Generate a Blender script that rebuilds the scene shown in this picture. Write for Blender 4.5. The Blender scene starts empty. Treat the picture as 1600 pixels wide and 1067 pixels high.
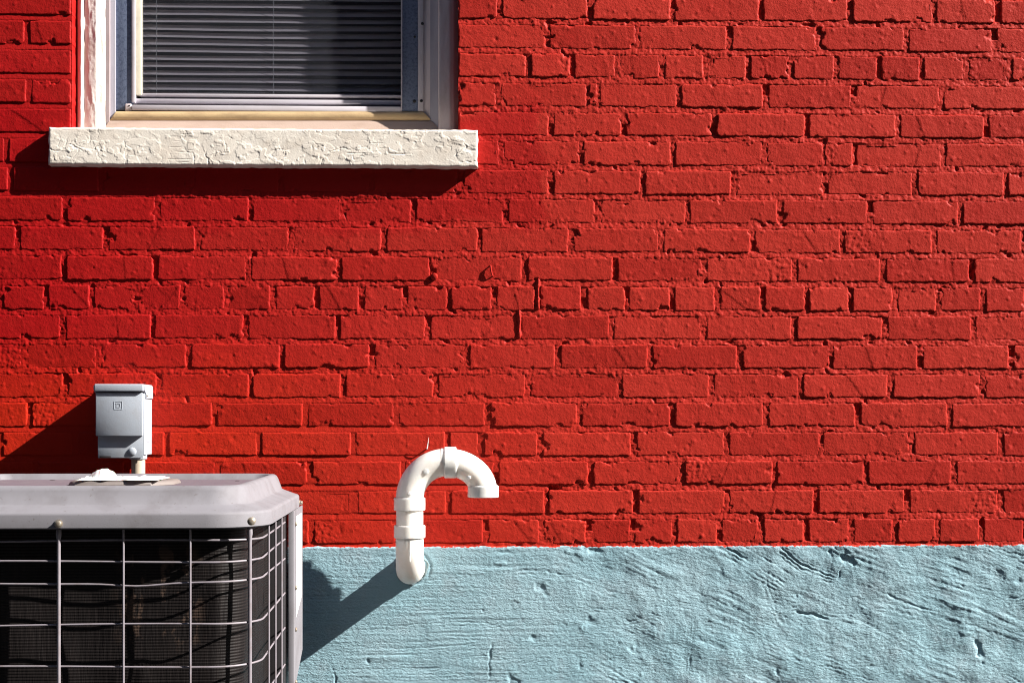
import bpy, bmesh, math, random
import numpy as np
from mathutils import Vector, Matrix

# ------------------------------------------------------------------ camera, sky, sun, exposure
S = bpy.context.scene
C = S.collection
D, PSI, F = 3.4, math.radians(1.8), 2267.0          # metres to the wall, yaw, focal length in photo pixels
CX, CY, CAMZ = 680 + F * math.tan(PSI), 660.0, 1.0
cam_d = bpy.data.cameras.new('camera')
cam = bpy.data.objects.new('camera', cam_d); C.objects.link(cam)
cam.location = (0, -D, CAMZ); cam.rotation_euler = (math.radians(90), 0, -PSI)
cam_d.sensor_width = 36; cam_d.lens = F / 1600 * 36
cam_d.shift_x = (800 - CX) / 1600; cam_d.shift_y = (CY - 533.5) / 1600
cam_d.clip_end = 500; cam_d.clip_start = .05
S.camera = cam

TO_SUN = Vector((.365, -.112, .263)).normalized()
world = bpy.data.worlds.new('World'); S.world = world; world.use_nodes = True
wn = world.node_tree; wn.nodes.clear()
sky = wn.nodes.new('ShaderNodeTexSky'); sky.sky_type = 'NISHITA'; sky.sun_disc = False
sky.sun_elevation = math.asin(TO_SUN.z); sky.sun_rotation = math.atan2(TO_SUN.x, TO_SUN.y)
bg = wn.nodes.new('ShaderNodeBackground'); bg.inputs['Strength'].default_value = .05
wo = wn.nodes.new('ShaderNodeOutputWorld')
wn.links.new(sky.outputs[0], bg.inputs[0]); wn.links.new(bg.outputs[0], wo.inputs[0])
sun_d = bpy.data.lights.new('sun', 'SUN'); sun_d.energy = 5; sun_d.angle = math.radians(.5); sun_d.color = (1, .95, .88)
sun = bpy.data.objects.new('sun', sun_d); C.objects.link(sun)
sun.rotation_euler = TO_SUN.to_track_quat('Z', 'Y').to_euler(); sun.location = (3, -3, 4)
S.view_settings.view_transform = 'Standard'; S.view_settings.look = 'None'
S.view_settings.gamma = 1; S.view_settings.use_curve_mapping = False
S.view_settings.exposure = 1.45
S.render.engine = 'CYCLES'; S.cycles.use_denoising = True; S.cycles.denoising_prefilter = 'ACCURATE'; S.cycles.denoising_input_passes = 'RGB_ALBEDO_NORMAL'; S.cycles.filter_width = 1.1; S.cycles.sample_clamp_indirect = 3

# ------------------------------------------------------------------ helpers
def P(x, y, d=0.0):
    """photo pixel -> point on the plane standing d metres in front of the brick face"""
    u, v = (x - CX) / F, -(y - CY) / F
    t = (D - d) / (math.cos(PSI) - math.sin(PSI) * u)
    return Vector((t * (math.sin(PSI) + math.cos(PSI) * u), -d, CAMZ + t * v))
def PX(x, d=0.0): return P(x, CY, d).x
def PZ(y, d=0.0, x=715): return P(x, y, d).z

rng = np.random.RandomState(7)
rnd = random.Random(5)
def _h(ix, iy, s):
    n = (ix.astype(np.int64) * 374761393 + iy.astype(np.int64) * 668265263 + int(s) * 1442695041) & 0xffffffff
    n = ((n ^ (n >> 13)) * 1274126177) & 0xffffffff
    n = ((n ^ (n >> 16)) * 2246822519) & 0xffffffff
    return (n ^ (n >> 15)) / 4294967296.0
def noise(x, y, s=0):
    """gradient noise, about -1..1"""
    ix, iy = np.floor(x), np.floor(y); fx, fy = x - ix, y - iy
    ux, uy = fx**3 * (fx * (fx * 6 - 15) + 10), fy**3 * (fy * (fy * 6 - 15) + 10)
    def g(a, b):
        t = _h(ix + a, iy + b, s) * 2 * np.pi
        return np.cos(t) * (fx - a) + np.sin(t) * (fy - b)
    a, b, c, d = g(0, 0), g(1, 0), g(0, 1), g(1, 1)
    return 1.5 * ((a * (1 - ux) + b * ux) * (1 - uy) + (c * (1 - ux) + d * ux) * uy)
def fbm(x, y, s=0, o=3):
    r, a = 0, 1
    for k in range(o): r = r + a * noise(x * 2**k, y * 2**k, s + k * 17); a *= .5
    return r
def sst(a, b, x):
    t = np.clip((x - a) / (b - a), 0, 1); return t * t * (3 - 2 * t)

def mesh_np(name, v, f, smooth=True):
    """v (n,3); f (m,4) or (m,3) int array, or a list of tuples"""
    m = bpy.data.meshes.new(name)
    v = np.asarray(v, dtype=np.float32)
    if isinstance(f, list):
        m.from_pydata([tuple(map(float, p)) for p in v], [], f)
    else:
        k = f.shape[1]
        m.vertices.add(len(v)); m.vertices.foreach_set('co', v.ravel())
        m.loops.add(f.size); m.loops.foreach_set('vertex_index', f.ravel().astype(np.int32))
        m.polygons.add(len(f)); m.polygons.foreach_set('loop_start', np.arange(0, f.size, k, dtype=np.int32))
    m.update(calc_edges=True); m.validate()
    m.polygons.foreach_set('use_smooth', np.full(len(m.polygons), smooth))
    return m
def link(name, m, mat, parent=None, origin=(0, 0, 0)):
    """mesh in world coordinates -> an object with its own origin"""
    o = bpy.data.objects.new(name, m); C.objects.link(o)
    origin = Vector(origin)
    m.transform(Matrix.Translation(-origin))
    if mat and not m.materials: m.materials.append(mat)
    if parent:
        o.parent = parent; o.location = origin - abs_loc(parent)
    else: o.location = origin
    return o
def abs_loc(o):
    l = o.location.copy()
    while o.parent: o = o.parent; l += o.location
    return l
def thing(name, label, cat, loc, group=None):
    o = bpy.data.objects.new(name, None); C.objects.link(o); o.location = loc
    o.empty_display_size = .1
    o['label'] = label; o['category'] = cat; o['kind'] = 'thing'
    if group: o['group'] = group
    return o
def centre(m):
    a = np.empty(len(m.vertices) * 3, np.float32); m.vertices.foreach_get('co', a)
    a = a.reshape(-1, 3); return Vector(((a.min(0) + a.max(0)) / 2).tolist())
def put(name, m, mat, parent=None): return link(name, m, mat, parent, centre(m))

def grid_faces(nv, nu, keep=None):
    i = np.arange(nv * nu).reshape(nv, nu)
    f = np.stack([i[:-1, :-1], i[:-1, 1:], i[1:, 1:], i[1:, :-1]], -1)   # faces -y when rows go up
    return f[keep] if keep is not None else f.reshape(-1, 4)

def box_bm(bm, x0, x1, y0, y1, z0, z1, bev=.0, seg=2):
    r = bmesh.ops.create_cube(bm, size=1)
    bmesh.ops.transform(bm, verts=r['verts'], matrix=Matrix.Translation(((x0 + x1) / 2, (y0 + y1) / 2, (z0 + z1) / 2)) @ Matrix.Diagonal((x1 - x0, y1 - y0, z1 - z0, 1)))
    if bev:
        es = list({e for v in r['verts'] for e in v.link_edges})
        bmesh.ops.bevel(bm, geom=es, offset=bev, segments=seg, affect='EDGES', profile=.5)
def done(name, bm, mat, parent=None, smooth=False, angle=None):
    m = bpy.data.meshes.new(name); bm.to_mesh(m); bm.free()
    for p in m.polygons: p.use_smooth = smooth or angle is not None
    if angle is not None: m.set_sharp_from_angle(angle=math.radians(angle))
    return put(name, m, mat, parent)
def box(name, x0, x1, y0, y1, z0, z1, mat, parent=None, bev=.001, seg=2):
    bm = bmesh.new(); box_bm(bm, x0, x1, y0, y1, z0, z1, bev, seg)
    return done(name, bm, mat, parent, angle=40)
def pbox(name, xa, xb, ya, yb, df, db, mat, parent=None, bev=.001):
    """box whose front face spans photo pixels xa..xb, ya..yb at distance df; goes back to db"""
    a, b = P(xa, ya, df), P(xb, yb, df)
    return box(name, a.x, b.x, -df, -db, b.z, a.z, mat, parent, bev)

def tube_mesh(name, pts, rad, n=16, cap=True, closed=False):
    """sweep a circle along points; rad a number or one per point"""
    pts = [Vector(p) for p in pts]; N = len(pts)
    if not hasattr(rad, '__len__'): rad = [rad] * N
    V = []; up = None
    for i, p in enumerate(pts):
        if closed: t = pts[(i + 1) % N] - pts[i - 1]
        else: t = pts[min(i + 1, N - 1)] - pts[max(i - 1, 0)]
        if t.length < 1e-9: t = Vector((0, 0, 1))
        t.normalize()
        if up is None:
            up = Vector((0, 1, 0)) if abs(t.y) < .9 else Vector((1, 0, 0))
        s = t.cross(up).normalized(); up = s.cross(t).normalized()
        for k in range(n):
            a = 2 * math.pi * k / n
            V.append(p + rad[i] * (math.cos(a) * s + math.sin(a) * up))
    Fc = []
    for i in range(N if closed else N - 1):
        j = (i + 1) % N
        for k in range(n):
            l = (k + 1) % n
            Fc.append((i * n + k, j * n + k, j * n + l, i * n + l))
    if cap and not closed:
        Fc.append(tuple(range(n))); Fc.append(tuple(range((N - 1) * n, N * n))[::-1])
    m = mesh_np(name, V, Fc)
    m.set_sharp_from_angle(angle=math.radians(38))
    bm = bmesh.new(); bm.from_mesh(m); bmesh.ops.recalc_face_normals(bm, faces=bm.faces); bm.to_mesh(m); bm.free()
    return m
def tube(name, pts, rad, mat, parent=None, n=16, cap=True, closed=False):
    return put(name, tube_mesh(name, pts, rad, n, cap, closed), mat, parent)
def lathe_path(p, axis, prof):
    """points + radii for tube(): prof is (distance along the axis, radius)"""
    p, axis = Vector(p), Vector(axis).normalized()
    return [p + axis * a for a, r in prof], [max(r, 1e-4) for a, r in prof]

# ------------------------------------------------------------------ materials
def lin(*c): return tuple(((v / 255 + .055) / 1.055)**2.4 if v > 10 else v / 255 / 12.92 for v in c) + (1,)
class Mat:
    def __init__(s, name, col=(.5, .5, .5), rough=.6, metal=0, spec=.5):
        s.m = bpy.data.materials.new(name); s.m.use_nodes = True; s.t = s.m.node_tree
        s.b = s.t.nodes['Principled BSDF']; s.out = s.t.nodes['Material Output']
        s.b.inputs['Base Color'].default_value = tuple(col)[:3] + (1,)
        s.b.inputs['Roughness'].default_value = rough; s.b.inputs['Metallic'].default_value = metal
        s.b.inputs['Specular IOR Level'].default_value = spec
        s.pos = s.t.nodes.new('ShaderNodeNewGeometry').outputs['Position']
        s.col = None; s.nrm = None
    def new(s, k, **kw):
        n = s.t.nodes.new(k)
        for a, v in kw.items(): setattr(n, a, v)
        return n
    def ln(s, a, b): s.t.links.new(a, b)
    def noise(s, scale, detail=3, rough=.55, vec=None, stretch=None, dist=0):
        n = s.new('ShaderNodeTexNoise'); n.inputs['Scale'].default_value = scale
        n.inputs['Detail'].default_value = detail; n.inputs['Roughness'].default_value = rough; n.inputs['Distortion'].default_value = dist
        v = vec or s.pos
        if stretch:
            mp = s.new('ShaderNodeMapping'); mp.inputs['Scale'].default_value = stretch; s.ln(v, mp.inputs[0]); v = mp.outputs[0]
        s.ln(v, n.inputs['Vector']); return n.outputs['Fac']
    def math(s, op, a, b=None, clamp=False):
        n = s.new('ShaderNodeMath', operation=op, use_clamp=clamp)
        for i, v in enumerate((a, b)):
            if v is None: continue
            if isinstance(v, (int, float)): n.inputs[i].default_value = v
            else: s.ln(v, n.inputs[i])
        return n.outputs[0]
    def ramp(s, fac, a, b):
        n = s.new('ShaderNodeMapRange', interpolation_type='SMOOTHSTEP')
        n.inputs['From Min'].default_value = a; n.inputs['From Max'].default_value = b; s.ln(fac, n.inputs['Value']); return n.outputs[0]
    def mix(s, fac, a, b, mode='MIX'):
        n = s.new('ShaderNodeMix', data_type='RGBA', blend_type=mode)
        for k, v in ((0, fac), (6, a), (7, b)):
            if v is None: continue
            if isinstance(v, (int, float)): n.inputs[k].default_value = v
            elif isinstance(v, tuple): n.inputs[k].default_value = v[:3] + (1,)
            else: s.ln(v, n.inputs[k])
        return n.outputs[2]
    def color(s, c): s.ln(c, s.b.inputs['Base Color']); return s
    def bump(s, h, dist=.001, strength=1):
        n = s.new('ShaderNodeBump'); n.inputs['Distance'].default_value = dist; n.inputs['Strength'].default_value = strength
        s.ln(h, n.inputs['Height'])
        if s.nrm: s.ln(s.nrm, n.inputs['Normal'])
        s.nrm = n.outputs[0]; s.ln(s.nrm, s.b.inputs['Normal']); return s
    def xz(s):
        n = s.new('ShaderNodeSeparateXYZ'); s.ln(s.pos, n.inputs[0]); return n.outputs[0], n.outputs[2]

def simple(name, col, rough=.6, metal=0, dirt=None, dscale=20, damt=.5, bump=0, bscale=300, stretch=None, spec=.5, speck=None):
    a = Mat(name, col, rough, metal, spec)
    if dirt:
        f = a.ramp(a.noise(dscale, 5, .65, stretch=stretch), .42, .72)
        f = a.math('MULTIPLY', f, damt)
        c = a.mix(f, tuple(col), tuple(dirt))
        if speck: c = a.mix(a.math('MULTIPLY', a.ramp(a.noise(150, 3, .6), .66, .72), .6), c, tuple(speck))
        a.color(c)
    if bump: a.bump(a.noise(bscale, 3), bump)
    return a.m

def red_paint():
    a = Mat('red_masonry_paint', rough=.5, spec=.07)
    x, z = a.xz()
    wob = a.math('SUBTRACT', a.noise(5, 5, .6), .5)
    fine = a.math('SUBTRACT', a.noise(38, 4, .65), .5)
    # repainted reds, with sheen and vignette painted in: dark upper left, paler right
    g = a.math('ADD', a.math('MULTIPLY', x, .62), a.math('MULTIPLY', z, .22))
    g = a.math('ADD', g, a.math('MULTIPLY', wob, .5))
    falloff = a.ramp(g, -.5, .75)
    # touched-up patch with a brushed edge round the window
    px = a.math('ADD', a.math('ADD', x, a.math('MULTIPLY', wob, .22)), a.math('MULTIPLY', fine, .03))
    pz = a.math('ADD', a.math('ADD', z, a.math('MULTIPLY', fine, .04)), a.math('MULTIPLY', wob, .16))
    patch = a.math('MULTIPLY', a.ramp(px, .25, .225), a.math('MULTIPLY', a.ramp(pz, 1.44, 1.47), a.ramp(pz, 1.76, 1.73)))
    falloff = a.math('MULTIPLY', falloff, a.math('SUBTRACT', 1, a.math('MULTIPLY', patch, .55)))
    low = a.ramp(a.math('ADD', z, a.math('MULTIPLY', wob, .35)), 1.25, .95)          # more orange along the foot of the wall
    off_sheen = a.mix(low, (.285, .004, .006), (.41, .018, .006))
    c = a.mix(falloff, off_sheen, (.40, .029, .019))
    rn = a.new('ShaderNodeObjectInfo').outputs['Random']
    c = a.mix(a.math('MULTIPLY', a.math('POWER', rn, 1.6), .5), c, (.25, .008, .006))
    m = a.ramp(a.noise(16, 5, .6), .45, .75)
    c = a.mix(a.math('MULTIPLY', m, .34), c, (.33, .012, .009))
    a.color(c)
    r = a.math('ADD', a.math('MULTIPLY', a.noise(9, 3), .2), .40); a.ln(r, a.b.inputs['Roughness'])
    a.bump(a.noise(150, 4, .6), .0013, .8).bump(a.noise(420, 2, .5), .0005, .7)
    return a.m
PLT_Z = PZ(852) - .001
def blue_stucco():
    a = Mat('pale_blue_stucco_paint', rough=.7, spec=.25)
    w = a.ramp(a.noise(4.5, 5, .6), .35, .7)
    c = a.mix(w, (.225, .37, .43), (.275, .41, .468))
    c = a.mix(a.math('MULTIPLY', a.ramp(a.noise(14, 6, .7), .48, .7), .35), c, (.27, .33, .37))
    c = a.mix(a.math('MULTIPLY', a.ramp(a.noise(70, 4, .7), .62, .74), .4), c, (.13, .20, .23))
    x, z = a.xz()                                         # red wall paint lapped raggedly over the top edge
    e = a.math('ADD', z, a.math('ADD', a.math('MULTIPLY', a.math('SUBTRACT', a.noise(24, 3), .5), .022), a.math('MULTIPLY', a.math('SUBTRACT', a.noise(170, 3), .5), .010)))
    c = a.mix(a.ramp(e, PLT_Z - .0022, PLT_Z - .0012), c, (.43, .022, .006))
    a.color(c)
    a.bump(a.noise(170, 4, .65, stretch=(.6, 1, 1.2)), .0030, .9).bump(a.noise(480, 2), .0006, .8)
    return a.m
M = dict(
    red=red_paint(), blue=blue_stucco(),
    sill=simple('flaking_white_masonry_paint', (.72, .665, .59), .7, dirt=(.58, .50, .42), dscale=22, damt=.6, bump=.0004, bscale=300, speck=(.38, .33, .30)),
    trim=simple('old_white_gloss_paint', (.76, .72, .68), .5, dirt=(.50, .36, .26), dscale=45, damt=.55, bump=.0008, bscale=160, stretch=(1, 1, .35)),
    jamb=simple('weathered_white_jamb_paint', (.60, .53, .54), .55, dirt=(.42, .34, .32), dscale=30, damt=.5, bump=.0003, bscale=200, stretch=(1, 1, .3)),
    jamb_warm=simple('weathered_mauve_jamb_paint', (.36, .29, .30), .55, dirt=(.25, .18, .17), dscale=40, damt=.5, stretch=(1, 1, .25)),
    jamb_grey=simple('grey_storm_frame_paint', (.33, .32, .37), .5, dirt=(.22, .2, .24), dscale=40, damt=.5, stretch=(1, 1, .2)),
    tan=simple('weathered_tan_wood_paint', (.46, .33, .18), .55, dirt=(.24, .16, .09), dscale=60, damt=.55, bump=.0004, bscale=240, stretch=(.25, 1, 1)),
    tan_pale=simple('pale_tan_wood_paint', (.36, .27, .225), .55, dirt=(.25, .17, .13), dscale=50, damt=.5, bump=.0003, bscale=260, stretch=(.2, 1, 1)),
    galv=simple('galvanised_steel', (.16, .20, .30), .55, metal=.35, dirt=(.06, .08, .15), dscale=160, damt=.8, bump=.0006, bscale=330),
    sash=simple('white_aluminium_sash', (.52, .49, .54), .4, dirt=(.4, .37, .38), dscale=35, damt=.5, stretch=(.2, 1, 1)),
    cream=simple('cream_vinyl_sash', (.70, .66, .52), .45, dirt=(.5, .45, .36), dscale=40, damt=.5),
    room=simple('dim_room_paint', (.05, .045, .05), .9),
    cord=simple('blind_cord', (.17, .16, .16), .8),
    black=simple('black_screw_finish', (.02, .018, .02), .5),
    ac=simple('light_grey_ac_enamel', (.180, .174, .192), .72, dirt=(.12, .11, .118), dscale=14, damt=.6, bump=.00012, bscale=500, speck=(.10, .085, .08), spec=.3),
    ac_top=simple('dark_grey_ac_top_enamel', (.125, .10, .12), .75, dirt=(.16, .14, .15), dscale=24, damt=.6, bump=.0005, bscale=420, spec=.2),
    wire=simple('vinyl_coated_wire', (.21, .19, .215), .55, dirt=(.15, .12, .12), dscale=60, damt=.6),
    label=simple('white_sticker', (.78, .78, .76), .5),
    ink=simple('grey_print', (.42, .42, .42), .6),
    screw=simple('zinc_screw', (.45, .40, .33), .35, metal=.7, dirt=(.2, .12, .07), dscale=200, damt=.7),
    pan=simple('ac_base_enamel', (.2, .18, .2), .5),
    cap=simple('tan_plastic_cap', (.17, .145, .135), .65, dirt=(.11, .095, .09), dscale=30, damt=.5, bump=.0003),
    box=simple('grey_powder_coat', (.31, .345, .395), .8, dirt=(.27, .27, .29), dscale=30, damt=.4, bump=.0002, bscale=420, speck=(.22, .20, .20)),
    conduit=simple('beige_conduit', (.46, .38, .29), .6, dirt=(.3, .24, .18), dscale=40, damt=.5),
    filler=simple('grey_filler', (.20, .27, .29), .9, dirt=(.10, .13, .13), dscale=80, damt=.8, bump=.002, bscale=180),
    dark_brick=simple('dark_brown_brick', (.07, .045, .035), .9, dirt=(.04, .028, .024), dscale=9, damt=.8, bump=.004, bscale=20),
    shingle=simple('dark_shingle', (.05, .05, .05), .9),
    concrete=simple('worn_asphalt', (.022, .023, .025), .9, dirt=(.016, .016, .017), dscale=3, damt=.7, bump=.003, bscale=60),
)
def pvc():
    a = Mat('white_pvc', (.83, .80, .755), .38)
    f = a.math('MULTIPLY', a.ramp(a.noise(20, 6, .7), .45, .7), .4)
    a.color(a.mix(f, (.83, .80, .755), (.64, .58, .50)))
    a.b.inputs['Subsurface Weight'].default_value = .6
    a.b.inputs['Subsurface Radius'].default_value = (1, .9, .85); a.b.inputs['Subsurface Scale'].default_value = .03
    a.bump(a.noise(320, 2), .00015)
    return a.m
M['pvc'] = pvc()
def coil_mat():
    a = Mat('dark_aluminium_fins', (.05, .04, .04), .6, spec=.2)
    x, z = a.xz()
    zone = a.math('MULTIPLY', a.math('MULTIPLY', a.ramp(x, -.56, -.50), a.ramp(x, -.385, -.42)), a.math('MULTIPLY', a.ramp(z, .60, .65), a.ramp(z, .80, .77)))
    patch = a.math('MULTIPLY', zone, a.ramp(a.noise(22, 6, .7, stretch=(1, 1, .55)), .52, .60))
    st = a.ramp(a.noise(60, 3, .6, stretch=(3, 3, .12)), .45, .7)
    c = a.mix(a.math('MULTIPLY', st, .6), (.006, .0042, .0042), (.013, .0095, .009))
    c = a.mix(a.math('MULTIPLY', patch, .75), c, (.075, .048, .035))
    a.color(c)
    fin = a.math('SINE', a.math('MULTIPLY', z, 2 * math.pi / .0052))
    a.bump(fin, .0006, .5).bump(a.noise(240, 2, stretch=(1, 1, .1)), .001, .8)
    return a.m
M['coil'] = coil_mat()
def glass():
    a = Mat('window_glass'); a.t.nodes.remove(a.b)
    tr = a.new('ShaderNodeBsdfTransparent'); tr.inputs[0].default_value = (.86, .88, .92, 1)
    gl = a.new('ShaderNodeBsdfGlossy'); gl.inputs['Roughness'].default_value = .03
    fr = a.new('ShaderNodeFresnel'); 
    bf = a.new('ShaderNodeNewGeometry').outputs['Backfacing']          # thin pane: the same Fresnel on both faces
    a.ln(a.math('SUBTRACT', 1.5, a.math('MULTIPLY', bf, 1.5 - 1 / 1.5)), fr.inputs['IOR'])
    mx = a.new('ShaderNodeMixShader')
    a.ln(fr.outputs[0], mx.inputs[0]); a.ln(tr.outputs[0], mx.inputs[1]); a.ln(gl.outputs[0], mx.inputs[2])
    df = a.new('ShaderNodeBsdfDiffuse'); df.inputs[0].default_value = (.42, .44, .52, 1)     # thin film of dust
    m2 = a.new('ShaderNodeMixShader')
    a.ln(a.math('MULTIPLY', a.ramp(a.noise(9, 5, .7, stretch=(1, 1, .4)), -.8, 1.2), .03), m2.inputs[0])
    a.ln(mx.outputs[0], m2.inputs[1]); a.ln(df.outputs[0], m2.inputs[2]); a.ln(m2.outputs[0], a.out.inputs[0])
    return a.m
M['glass'] = glass()
def bag_mat():
    a = Mat('thin_white_plastic', (.82, .79, .77), .35)
    a.b.inputs['Subsurface Weight'].default_value = .4; a.b.inputs['Subsurface Scale'].default_value = .01
    return a.m
M['bag'] = bag_mat()

def slat_mat():
    a = Mat('thin_vinyl_slat', (.60, .53, .53), .5)
    tl = a.new('ShaderNodeBsdfTranslucent'); tl.inputs[0].default_value = (.5, .44, .44, 1)
    mx = a.new('ShaderNodeMixShader'); mx.inputs[0].default_value = .6
    a.ln(a.b.outputs[0], mx.inputs[1]); a.ln(tl.outputs[0], mx.inputs[2]); a.ln(mx.outputs[0], a.out.inputs[0])
    return a.m
M['slat'] = slat_mat()

# ------------------------------------------------------------------ setting: ground and the dim room behind the window
g = mesh_np('ground', [(-40, -40, 0), (40, -40, 0), (40, .5, 0), (-40, .5, 0)], [(0, 1, 2, 3)])
g = link('ground', g, M['concrete']); g['kind'] = 'structure'

# added unseen house behind the camera: it shuts out most of the open sky
blocker = thing('sky_blocker_house', 'added dark brown brick house behind the viewer, blocking open sky', 'house', (-2, -6.6, 0))
bm = bmesh.new(); box_bm(bm, -24, 22, -15, -6.6, 0, 7.2); done('wall', bm, M['dark_brick'], blocker)
bm = bmesh.new(); vs = [bm.verts.new(p) for p in ((-24.3, -6.2, 7.1), (22.3, -6.2, 7.1), (22.3, -10.8, 10.2), (-24.3, -10.8, 10.2), (-24.3, -15.4, 7.1), (22.3, -15.4, 7.1))]
bm.faces.new((vs[0], vs[1], vs[2], vs[3])); bm.faces.new((vs[3], vs[2], vs[5], vs[4])); bm.faces.new((vs[0], vs[3], vs[4])); bm.faces.new((vs[1], vs[5], vs[2])); bm.faces.new((vs[0], vs[4], vs[5], vs[1]))
done('roof', bm, M['shingle'], blocker)
for x in (-12, -7, -2, 3.5):
    for z in (1.1, 4.3):
        f_ = box('window', x, x + 1.1, -6.62, -6.56, z, z + 1.5, M['trim'], blocker, .005)
        for k in (0, 1): box('pane', x + .07, x + 1.03, -6.57, -6.555, z + .07 + .71 * k, z + .72 + .71 * k, M['black'], f_, .001)

# ------------------------------------------------------------------ the brick wall
YJ = [33 + 45.5 * k for k in range(-11, 19)]            # bed joints, photo pixels at x = 715
zj = {k: PZ(33 + 45.5 * k) for k in range(-12, 19)}     # row r lies between joints r-1 (top) and r (bottom)
WX0, WX1 = PX(-900), PX(2500)
OPL, OPR = PX(111), PX(717.5)                           # window opening
SILL_T, SILL_B = PZ(203.5), PZ(264)
OP_TOP = zj[-9]
ROWS = {
 0: [[-70, 111], [717.5, 782, 922, 1051, 1190, 1329, 1461, 1560, 1650]],
 1: [[-90, 42.5, 111], [717.5, 856, 997, 1140, 1279, 1416, 1555, 1690]],
 2: [[-30, 111], [717.5, 827, 895, 966, 1035, 1104, 1170, 1237, 1307, 1374, 1441, 1510, 1579, 1648]],
 3: [[-90, 45, 111], [717.5, 779, 920, 935, 1061, 1197, 1335, 1472, 1608, 1740]],
 4: [[-30, 111], [717.5, 861, 975, 1117, 1261, 1404, 1542, 1680]],
 5: [[-130, 10, 80], [743, 784, 909, 1052, 1195, 1288, 1336, 1475, 1612, 1750]],
 6: [[-120, 17, 158, 299, 440, 580, 720, 861, 1005, 1147, 1291, 1431, 1572, 1710]],
 7: [[-40, 101, 246, 392, 536, 647, 791, 935, 1075, 1220, 1360, 1502, 1640]],
 8: [[-110, 29, 166, 309, 456, 601, 750, 892, 1034, 1176, 1317, 1460, 1600, 1740]],
 9: [[-42, 100, 244, 388, 531, 676, 820, 962, 1101, 1242, 1380, 1519, 1660]],
 10: [[-68, 2, 72, 144, 214, 285, 354, 427, 496, 565, 633, 702, 772, 840, 913, 980, 1050, 1121, 1192, 1261, 1330, 1400, 1467, 1536, 1605, 1674]],
 11: [[-44, 99, 239, 385, 528, 669, 811, 955, 1100, 1241, 1384, 1522, 1662]],
 12: [[-106, 36, 154, 296, 441, 582, 729, 872, 1016, 1157, 1299, 1439, 1581, 1720]],
 13: [[-40, 102, 249, 392, 536, 681, 826, 969, 1112, 1252, 1392, 1536, 1678]],
 14: [[-96, 46, 190, 335, 477, 620, 762, 906, 1051, 1197, 1341, 1484, 1626]],
 15: [[-142, 0, 118, 261, 406, 552, 699, 752, 845, 991, 1136, 1284, 1425, 1565, 1705]],
 16: [[-90, 55, 198, 340, 484, 630, 775, 924, 1067, 1211, 1354, 1490, 1632]],
 17: [[-12, 130, 272, 415, 556, 701, 854, 994, 1136, 1276, 1419, 1564, 1704]],
 18: [[-72, -2, 68, 138, 208, 278, 348, 418, 487, 622, 760, 847, 920, 989, 1055, 1124, 1190, 1261, 1330, 1399, 1465, 1534, 1604, 1674]],
}
PLT = zj[18] - .001                                      # top of the rendered base
wall = thing('brick_wall', 'bright red painted brick wall with rough mortar joints above the pale blue base', 'wall', (0, 0, PLT))

def smooth_zone(x, z):
    """1 where the joints were filled and painted smooth (towards the lower left)"""
    a = sst(.14, -.14, x - (0.16 + .10 * noise(x * 3, z * 3, 5)) + .0) * sst(1.10, .98, z + .03 * noise(x * 4, z * 4, 9))
    b = sst(-.55, -.75, x) * sst(1.40, 1.60, z)
    return np.maximum(a, b)

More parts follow.
